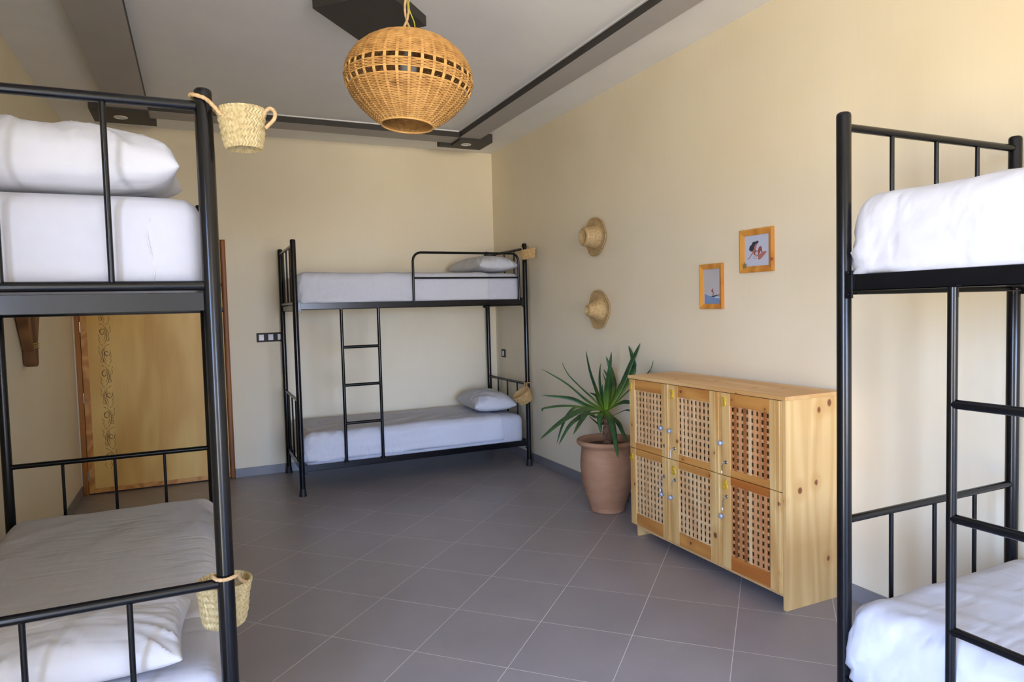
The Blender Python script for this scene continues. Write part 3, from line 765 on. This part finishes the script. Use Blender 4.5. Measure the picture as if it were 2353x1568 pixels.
    if n != 1:
        kl = {2: ' with a white cord tag', 3: ' with short chain', 4: ' with bunched clear tag', 5: ' with coil chain', 6: ' with coil chain'}[n]
        ky = empty('key', (CXF-.004, y, z), 0, 'small silver key%s in the lock of locker door %d' % (kl, n), 'key', 'keys in the locker doors')
        y, z = LK[n]; ky.location = (CXF-.0045, y, z)
        w = MB().box((-.009, -.0006, -.0015), (0, .0006, .0015))
        w.tube([(-.009-.0045+.0045*math.cos(2*PI*k/16), 0, .0045*math.sin(2*PI*k/16)) for k in range(16)], .0010, 6, closed=True)
        w.build('key_blade', M['chrome'], ky, smooth=True)
        ln = {2: .050, 3: .038, 4: .070, 5: .058, 6: .052}[n]; s = .0022 if n != 2 else 0
        pts = [(-.014-.003*math.sin(min(1, i/20)*PI/2)+s*math.cos(i*1.3), .010*math.sin(min(1, i/20)*PI/2)+s*math.sin(i*1.3), -.004-ln*i/80) for i in range(81)]
        MB().tube(pts, .0020 if n == 2 else .0009, 6).build('key_cord', M['tagw'] if n == 2 else M['chrome'], ky, smooth=True)
        if n in (4, 6, 3):
            w = MB().lathe([(0, 0), (.003, -.002), (.004, -.008), (.003, -.014), (0, -.015)], 12, (-.017, .010, -.004-ln)); w.build('key_tag', M['tagw'], ky, smooth=True)

# ------------------------------------------------------------------ plant in clay pot
PC = Vector((-.228, -2.425, 0))
pot = empty('clay_pot', PC, 0, 'tall terracotta clay pot with rolled rim on the floor beside the locker cabinet', 'plant pot')
prof = [(0, 0), (.112, 0), (.122, .004), (.124, .012), (.121, .018), (.130, .045), (.150, .11), (.172, .19), (.182, .27), (.186, .31), (.187, .335), (.1855, .342), (.1865, .347), (.186, .36), (.180, .42), (.176, .450), (.182, .458), (.190, .468), (.205, .478), (.211, .488), (.210, .500), (.203, .508), (.192, .508), (.183, .500), (.178, .485), (.174, .45), (0, .45)]
MB().lathe(prof, 72, (0, 0, 0), lambda a, j, r, z: .0015*nz(math.cos(a)*2, math.sin(a)*2, z*9)).build('pot_body', M['clay'], pot, smooth=True, angle=60)
plant = empty('yucca_plant', PC+Vector((0, 0, .4505)), 0, 'spiky green yucca plant growing from the terracotta pot', 'plant')
PO = plant.location.copy()
w = MB()
w.lathe([(0, .012)] + [(.172*i/8, .010+.004*math.sin(i*2.1)) for i in range(1, 9)] + [(.173, 0)], 48, (0, 0, 0), lambda a, j, r, z: 0)
w.build('soil', M['soil'], plant, smooth=True)
w = MB()
tp = [(.005+.004*math.sin(i*.3), -.002, .005+.235*i/40) for i in range(41)]
w.tube(tp, [.030-.004*(i/40)+.0028*((i % 3)-1) for i in range(41)], 20)
w.build('trunk', M['trunk'], plant, smooth=True, angle=25)
LEAVES = [([(-0.704, -2.37, 1.031), (-0.519, -2.387, 0.921), (-0.358, -2.403, 0.786), (-0.274, -2.42, 0.726)], 0.04), ([(-0.485, -2.27, 1.057), (-0.455, -2.308, 0.97), (-0.372, -2.345, 0.874), (-0.294, -2.382, 0.79), (-0.261, -2.42, 0.731)], 0.042), ([(-0.406, -2.47, 1.14), (-0.365, -2.453, 1.003), (-0.307, -2.437, 0.867), (-0.255, -2.42, 0.73)], 0.044), ([(-0.229, -2.37, 1.038), (-0.249, -2.387, 0.935), (-0.249, -2.403, 0.827), (-0.246, -2.42, 0.724)], 0.026), ([(-0.247, -2.54, 1.13), (-0.247, -2.5, 0.972), (-0.243, -2.46, 0.843), (-0.233, -2.42, 0.723)], 0.04), ([(-0.137, -2.3, 1.079), (-0.114, -2.34, 0.951), (-0.135, -2.38, 0.86), (-0.203, -2.42, 0.731)], 0.05), ([(-0.025, -2.563, 1.177), (-0.052, -2.487, 1.041), (-0.118, -2.453, 0.877), (-0.197, -2.42, 0.731)], 0.05), ([(-0.025, -2.422, 1.155), (-0.025, -2.467, 1.065), (-0.025, -2.454, 0.954), (-0.177, -2.42, 0.735)], 0.04), ([(-0.035, -2.72, 1.068), (-0.025, -2.648, 0.985), (-0.099, -2.52, 0.855), (-0.178, -2.42, 0.729)], 0.045), ([(-0.137, -2.77, 0.779), (-0.192, -2.653, 0.793), (-0.189, -2.537, 0.774), (-0.197, -2.42, 0.72)], 0.038), ([(-0.623, -2.22, 0.824), (-0.5, -2.27, 0.81), (-0.422, -2.32, 0.793), (-0.326, -2.37, 0.738), (-0.281, -2.42, 0.721)], 0.036), ([(-0.729, -2.42, 0.744), (-0.716, -2.42, 0.767), (-0.584, -2.42, 0.774), (-0.45, -2.42, 0.758), (-0.281, -2.42, 0.716)], 0.034), ([(-0.887, -2.67, 0.608), (-0.708, -2.608, 0.691), (-0.566, -2.545, 0.731), (-0.432, -2.482, 0.748), (-0.287, -2.42, 0.722)], 0.05), ([(-0.678, -2.52, 0.537), (-0.623, -2.495, 0.645), (-0.559, -2.47, 0.72), (-0.459, -2.445, 0.761), (-0.281, -2.42, 0.716)], 0.034), ([(-0.773, -2.72, 0.574), (-0.654, -2.645, 0.671), (-0.533, -2.57, 0.71), (-0.44, -2.495, 0.713), (-0.275, -2.42, 0.699)], 0.04), ([(-0.693, -2.77, 0.641), (-0.559, -2.653, 0.709), (-0.428, -2.537, 0.749), (-0.262, -2.42, 0.725)], 0.042), ([(-0.395, -2.82, 0.46), (-0.337, -2.687, 0.604), (-0.278, -2.553, 0.684), (-0.242, -2.42, 0.718)], 0.052), ([(-0.21, -2.67, 0.515), (-0.202, -2.587, 0.585), (-0.183, -2.503, 0.636), (-0.211, -2.42, 0.682)], 0.034), ([(-0.178, -2.72, 0.719), (-0.183, -2.62, 0.735), (-0.18, -2.52, 0.703), (-0.205, -2.42, 0.66)], 0.026), ([(-0.319, -2.5, 0.568), (-0.31, -2.473, 0.633), (-0.286, -2.447, 0.682), (-0.249, -2.42, 0.713)], 0.04), ([(-0.173, -2.32, 0.987), (-0.149, -2.353, 0.92), (-0.166, -2.387, 0.852), (-0.216, -2.42, 0.727)], 0.034), ([(-0.234, -2.4, 0.974), (-0.21, -2.407, 0.913), (-0.213, -2.413, 0.836), (-0.236, -2.42, 0.723)], 0.03), ([(-0.265, -2.45, 0.898), (-0.256, -2.435, 0.831), (-0.242, -2.42, 0.724)], 0.034), ([(-0.233, -2.22, 0.815), (-0.221, -2.287, 0.801), (-0.231, -2.353, 0.764), (-0.249, -2.42, 0.724)], 0.03), ([(-0.274, -2.27, 0.654), (-0.246, -2.32, 0.616), (-0.233, -2.37, 0.599), (-0.244, -2.42, 0.663)], 0.024), ([(-0.299, -2.17, 0.663), (-0.257, -2.253, 0.664), (-0.243, -2.337, 0.652), (-0.256, -2.42, 0.686)], 0.03)]
for li, (pts, wd) in enumerate(LEAVES):
    P = [Vector(p)-PO for p in pts][::-1]
    # base starts on the crown
    base = Vector((.0, 0, min(max(P[0].z, .185), .262))); dirn = (P[1]-base); dirn.z = 0
    dirn = dirn.normalized() if dirn.length > 1e-4 else Vector((1, 0, 0))
    P[0] = base+dirn*.016
    Q = []; S = 9
    for i in range(len(P)-1):
        p0, p1, p2, p3 = P[max(i-1, 0)], P[i], P[i+1], P[min(i+2, len(P)-1)]
        for k in range(S):
            u = k/S; Q.append(.5*((2*p1)+(p2-p0)*u+(2*p0-5*p1+4*p2-p3)*u*u+(3*p1-p0-3*p2+p3)*u**3))
    Q.append(P[-1]); n = len(Q)-1
    rad = (Q[-1]-Q[0]); rad.z = 0
    rad = rad.normalized() if rad.length > .02 else Vector((math.cos(li), math.sin(li), 0))
    az = Vector((0, 0, 1)).cross(rad); tw0 = random.uniform(.1, .6)*(1 if rad.x < 0 else -1); tw1 = tw0+random.uniform(-.2, .5)*(1 if rad.x < 0 else -1)
    vs = []; al = []
    for i, q in enumerate(Q):
        t = i/n; T = (Q[min(i+1, n)]-Q[max(i-1, 0)]).normalized()
        side = (az-T*az.dot(T)).normalized(); nr_ = side.cross(T).normalized()
        tw = tw0+(tw1-tw0)*t; sd = side*math.cos(tw)+nr_*math.sin(tw); nn = nr_*math.cos(tw)-side*math.sin(tw)
        hw = wd*.58*min(1, .5+1.9*t)*max(.02, (1-t**2.4))**.8
        vs += [q-sd*hw+nn*hw*.22, q-sd*hw*.5+nn*hw*.08, q, q+sd*hw*.5+nn*hw*.08, q+sd*hw+nn*hw*.22]; al += [t]*5
    w = MB(); w.add(vs, [(5*i+k, 5*i+k+1, 5*i+k+6, 5*i+k+5) for i in range(n) for k in range(4)])
    o = w.build('leaf', M['leaf'], plant, smooth=True, angle=80)
    at = o.data.attributes.new('Along', 'FLOAT', 'POINT'); at.data.foreach_set('value', al)
    so = o.modifiers.new('thickness', 'SOLIDIFY'); so.thickness = .0012

# ------------------------------------------------------------------ hats on the wall
def hat(loc, crown, label, seed, brim=.146, roty=0):
    t = empty('straw_hat', loc, 0, label, 'straw hat', 'straw hats on the right wall')
    hh, rt, rbse = crown
    prof = [(0, hh-.020), (rt*.35, hh-.018), (rt*.6, hh-.006), (rt*.78, hh), (rt*.95, hh-.006), (rt, hh-.018)]
    for i in range(1, 9):
        s = i/8; prof.append((rt+(rbse-rt)*s**1.3, hh-.018-(hh-.040)*s))
    n0 = len(prof)
    for i in range(1, 12):
        s = i/11; prof.append((rbse+(brim-rbse)*s, .022-.016*math.sin(s*PI*.8)+.014*s*s))
    prof2 = []
    for a, b in zip(prof, prof[1:]):
        for k in range(4): prof2.append((a[0]+(b[0]-a[0])*k/4, a[1]+(b[1]-a[1])*k/4))
    prof2.append(prof[-1]); back = [(max(r-.003, 0), z-.0035) for r, z in prof2[::-1]]; back[-1] = (0, back[-1][1])
    full = prof2+back
    w = MB(); vs = []; seg = 96
    for j, (r, z) in enumerate(full):
        for k in range(seg):
            a = 2*PI*k/seg
            wv = .006*math.sin(2*a+seed)*(r/brim)**3*(1 if r > rbse else 0)+.004*math.sin(5*a+seed)*(r/brim)**3
            rr = r*(1+.03*nz(math.cos(a)+seed, math.sin(a), z*6))+(.0018 if (j//2) % 2 else -.0008)*(1 if j < len(prof2) and 0 < r else 0)
            vs.append((rr*math.cos(a), rr*math.sin(a), max(.003, z+wv)))
    fs = []
    for j in range(len(full)-1):
        for k in range(seg):
            k2 = (k+1) % seg; fs.append((j*seg+k, j*seg+k2, (j+1)*seg+k2, (j+1)*seg+k))
    w.add(vs, fs); w.xf(Matrix.Rotation(-PI/2, 4, 'Y') @ Matrix.Rotation(roty, 4, 'Z'))
    w.build('hat_body', M['hat'], t, smooth=True, angle=80, weld=True)
    w = MB(); pts = []
    for k in range(96):
        a = 2*PI*k/96; z = prof[-1][1]+.006*math.sin(2*a+seed)+.004*math.sin(5*a+seed); rr = brim*(1+.03*nz(math.cos(a)+seed, math.sin(a), prof[-1][1]*6))
        pts.append((rr*math.cos(a), rr*math.sin(a), max(.004, z)))
    w.tube(pts, .0034, 6, closed=True); w.xf(Matrix.Rotation(-PI/2, 4, 'Y') @ Matrix.Rotation(roty, 4, 'Z')); w.build('brim_edge', M['palm_tan'], t, smooth=True)
    return t
hat((-.001, -2.000, 1.972), (.132, .072, .092), 'upper straw hat on the right wall with a wide flat-topped crown', .6)
hat((-.001, -2.030, 1.415), (.124, .046, .092), 'lower straw hat on the right wall with a narrow tapering crown', 2.4, roty=.5)

# ------------------------------------------------------------------ framed pictures
def picture(y0, y1, z0, z1, fw, label, knots, shapes, mats):
    """y0 = left edge (larger y), y1 = right edge; shapes in (u right, v down) of the print"""
    t = empty('framed_picture', (0, (y0+y1)/2, (z0+z1)/2), 0, label, 'picture', 'small framed pictures on the right wall')
    cy, cz = (y0+y1)/2, (z0+z1)/2; hy, hz = (y0-y1)/2, (z1-z0)/2
    fm = wood('honey_frame_%d' % int(z0*100), srgb(226, 164, 76), srgb(192, 116, 40), 'z', ring=5, knots=knots)
    w = MB()
    o_ = [(hy, hz), (-hy, hz), (-hy, -hz), (hy, -hz)]; i_ = [((hy-fw), (hz-fw)), (-(hy-fw), (hz-fw)), (-(hy-fw), -(hz-fw)), ((hy-fw), -(hz-fw))]
    for k in range(4):
        k2 = (k+1) % 4; e = .0004
        a, b, c, d_ = o_[k], o_[k2], i_[k2], i_[k]
        q = [(-.001,)+a, (-.001,)+b, (-.001,)+c, (-.001,)+d_, (-.014,)+a, (-.014,)+b, (-.009,)+c, (-.009,)+d_]
        m1 = tuple(.72*np_+.28*nq for np_, nq in zip(a, d_)); m2 = tuple(.72*np_+.28*nq for np_, nq in zip(b, c))
        q += [(-.018,)+m1, (-.018,)+m2]
        w.add(q, [(0,1,2,3), (4,8,9,5), (8,7,6,9), (0,4,5,1), (3,2,6,7), (0,3,7,8,4), (1,5,9,6,2)])
    w.build('frame', fm, t)
    iw, ih = hy-fw+.001, hz-fw+.001
    w = MB(); w.box((-.004, iw, ih), (-.002, -iw, -ih), 0)
    for li, (mi, poly) in enumerate(shapes):
        x = -.0042-.00012*li
        w.add([(x, iw-2*iw*u, ih-2*ih*v) for u, v in poly], [tuple(range(len(poly)))], mi)
    w.build('print', mats, t)
    return t, cy, cz
def ell(cx, cy, rx, ry, n=20, rot=0): return [(cx+rx*math.cos(2*PI*k/n)*math.cos(rot)-ry*math.sin(2*PI*k/n)*math.sin(rot), cy+rx*math.cos(2*PI*k/n)*math.sin(rot)+ry*math.sin(2*PI*k/n)*math.cos(rot)) for k in range(n)]
def Z1(*p):  # picture-one drawing coordinates, taken off the print
    out = []
    for x, y in p:
        u = (x-150)/745; a = 325-95*u; b = 1335-45*u; out.append((u, (y-a)/(b-a)))
    return out
woman = [(1, ell(.52, .235, .052, .045)), (1, Z1((480,500),(400,520),(365,600),(310,660),(285,740),(300,800),(350,832),(410,815),(440,740),(455,650),(480,600),(530,570),(545,530))),
 (2, Z1((490,595),(535,560),(540,580),(515,640),(510,700),(480,760),(445,850),(420,870),(380,930),(280,1085),(215,1085),(210,1075),(262,1068),(330,960),(390,840),(430,760),(450,660))),
 (3, Z1((480,740),(500,700),(490,850),(470,960),(425,960),(430,850))),
 (3, Z1((560,760),(595,680),(640,650),(672,680),(690,860),(655,860),(640,800),(615,880),(580,945),(560,930))),
 (2, Z1((560,930),(620,915),(700,840),(780,825),(820,850),(760,930),(650,1070),(600,1100),(555,1100))),
 (4, Z1((500,690),(530,690),(560,780),(560,1095),(490,1085),(440,1040),(418,980),(425,960),(475,950),(490,830)))]
for k in range(9):
    y = 700+k*43+(k > 5)*0; xl = [505, 490, 495, 490, 485, 482, 470, 420, 435][k]; xr = [522, 540, 558, 558, 558, 558, 558, 558, 558][k]
    woman.append((5, Z1((xl, y), (xr, y-3), (xr, y+15), (xl, y+17))))
t, cy, cz = picture(-3.508, -3.755, 1.610, 1.848, .034, 'wooden framed print of a seated woman in a striped swimsuit, higher picture', [(-.012, -.115, -.055, .014)], woman,
                    [M['p_bg'], M['p_hair'], M['p_skin'], M['p_skin2'], M['p_white'], M['p_navy']])
w = MB()
sp = [(.017*(1 if k % 2 == 0 else .40)*math.cos(PI/2+k*PI/5), .017*(1 if k % 2 == 0 else .40)*math.sin(PI/2+k*PI/5)) for k in range(10)]
w.prism(sp, 'x', -.0185, -.0105); w.xf(Matrix.Translation((0, .083, -.078))); w.build('star', M['star'], t)
def Z2(*p):
    out = []
    for x, y in p:
        u = (x-240)/465; a = 245-40*u; b = 1320-15*u; out.append((u, (y-a)/(b-a)))
    return out
surf = [(6, Z2((640,1000),(705,980),(705,1090),(560,1050))), (7, Z2((530,1030),(600,1000),(640,1000),(560,1045))), (1, Z2((262,955),(330,995),(430,1045),(520,1075),(620,1068),(705,1095),(705,1150),(560,1130),(400,1060),(262,990))),
 (2, Z2((262,985),(330,1030),(420,1070),(520,1105),(600,1135),(705,1142),(705,1302),(262,1318))), (3, Z2((440,1078),(500,1052),(620,1032),(640,1045),(580,1075),(520,1100))),
 (4, Z2((470,870),(485,830),(510,810),(500,850),(515,920),(535,980),(510,1040),(475,1045),(500,990),(480,940),(440,910))), (5, Z2((470,870),(490,860),(500,930),(480,945),(465,920)))]
picture(-3.170, -3.371, 1.411, 1.680, .030, 'wooden framed print of a surfer on a blue wave, lower and narrower picture', [(-.012, -.083, .02, .010)], surf,
        [M['s_bg'], M['s_foam'], M['s_sea'], M['s_board'], M['p_skin'], M['s_body'], M['s_hill'], M['s_pink']])

# ------------------------------------------------------------------ sockets
def plate(loc, rotz, wd, n, label, cat):
    t = empty('wall_socket', loc, rotz, label, cat)
    MB().box((-wd/2, -.009, -.041), (wd/2, -.0005, .041)).build('cover_plate', M['plate'], t, bevel=.003)
    for k in range(n):
        x = -wd/2+wd*(k+.5)/n
        MB().box((x-.021, -.0115, -.026), (x+.021, -.0088, .026)).build('module', M['module'], t, bevel=.002)
        MB().box((x-.013, -.0145, -.018), (x+.011, -.0113, .012)).box((x-.013, -.014, .014), (x+.013, -.0113, .019)).build('rocker', M['white'], t, bevel=.0015)
    return t
plate((-2.215, 0, 1.238), 0, .240, 3, 'dark brown triple switch plate on the back wall beside the bunk', 'switch plate')
plate((0, -.188, .988), PI/2+PI, .088, 1, 'small dark single switch on the right wall behind the back-wall bunk', 'switch')

# ------------------------------------------------------------------ wooden ornament on left wall
orn = empty('wooden_wall_ornament', (XL, -1.9, 1.2), 0, 'rustic forked wooden ornament hanging on the left wall beside the door', 'wall ornament')
def op(w, poly, a, b): w.prism([(y+1.9, z-1.2) for y, z in poly], 'x', a, b)
w = MB(); op(w, [(-2.28, 1.84), (-2.18, 1.88), (-1.84, 1.48), (-1.762, 1.25), (-1.787, 1.25), (-1.935, 1.46)], .006, .060); w.build('left_board', M['log'], orn, bevel=.006)
w = MB(); op(w, [(-1.34, 1.86), (-1.24, 1.82), (-1.60, 1.47), (-1.722, 1.25), (-1.755, 1.25), (-1.822, 1.48), (-1.79, 1.53)], .008, .062); w.build('right_board', M['log'], orn, bevel=.006)
w = MB(); op(w, [(-1.80, 1.30), (-1.715, 1.30), (-1.722, 1.19), (-1.745, 1.178), (-1.785, 1.185), (-1.795, 1.21)], .003, .068); w.build('bottom_peg', M['log'], orn, bevel=.010)
w = MB()
for k in range(3):
    z = .085+k*.012; w.tube([(.002, .095, z), (.070, .096, z+.004), (.072, .140, z+.008), (.070, .189, z+.002), (.002, .190, z)], .003, 6)
w.build('twine_binding', M['twine'], orn, smooth=True)

# ------------------------------------------------------------------ camera
yaw, pitch, roll, f = -0.4334092779809992, -0.049661667415390784, -0.025722554999851426, 1559.9105635
cyw, syw, cp, sp_ = math.cos(yaw), math.sin(yaw), math.cos(pitch), math.sin(pitch)
fw = Vector((-syw*cp, cyw*cp, sp_)); rt = Vector((cyw, syw, 0)); upv = rt.cross(fw)
r2 = rt*math.cos(roll)+upv*math.sin(roll); u2 = -rt*math.sin(roll)+upv*math.cos(roll)
cam = bpy.data.cameras.new('camera'); co = bpy.data.objects.new('camera', cam); C.objects.link(co)
co.matrix_world = Matrix(((r2.x, u2.x, -fw.x, -2.811249), (r2.y, u2.y, -fw.y, -6.464124), (r2.z, u2.z, -fw.z, 1.451326), (0, 0, 0, 1)))
cam.sensor_width = 36; cam.lens = 36*f/2353; cam.clip_start = .05
bpy.context.scene.camera = co

# ------------------------------------------------------------------ daylight through the added rear and side windows
wd = bpy.data.worlds.new('daylight'); bpy.context.scene.world = wd; wd.use_nodes = True
nt = wd.node_tree; bg = nt.nodes['Background']
tc = N(nt, 'ShaderNodeTexCoord'); sx = N(nt, 'ShaderNodeSeparateXYZ'); L(nt, tc.outputs['Generated'], sx.inputs[0])
mr = N(nt, 'ShaderNodeMapRange'); L(nt, sx.outputs[2], mr.inputs['Value']); mr.inputs['From Min'].default_value = -1; mr.inputs['From Max'].default_value = 1
col = ramp(nt, mr.outputs[0], [(0, (.74, .66, .52, 1)), (.485, (.80, .72, .57, 1)), (.515, (.62, .90, 1.56, 1)), (.70, (.50, .80, 1.56, 1)), (1, (.40, .62, 1.2, 1))])
L(nt, col, bg.inputs['Color']); bg.inputs['Strength'].default_value = 34.0
pl = bpy.data.lights.new('window_portal', 'AREA'); pl.shape = 'RECTANGLE'; pl.size = WX1-WX0; pl.size_y = WZ1-WZ0
po = bpy.data.objects.new('window_portal', pl); C.objects.link(po); po.location = ((WX0+WX1)/2, YR-T_+.01, (WZ0+WZ1)/2); po.rotation_euler = (PI/2, 0, 0)
pl.cycles.is_portal = True
pl2 = bpy.data.lights.new('window_portal', 'AREA'); pl2.shape = 'RECTANGLE'; pl2.size = VY1-VY0; pl2.size_y = 2.35
p2 = bpy.data.objects.new('window_portal', pl2); C.objects.link(p2); p2.location = (XL-T_+.01, (VY0+VY1)/2, 1.225); p2.rotation_euler = (PI/2, 0, -PI/2)
pl2.cycles.is_portal = True

sc = bpy.context.scene
sc.view_settings.view_transform = 'Standard'; sc.view_settings.look = 'None'; sc.view_settings.gamma = 1; sc.view_settings.use_curve_mapping = False
sc.view_settings.exposure = -0.29
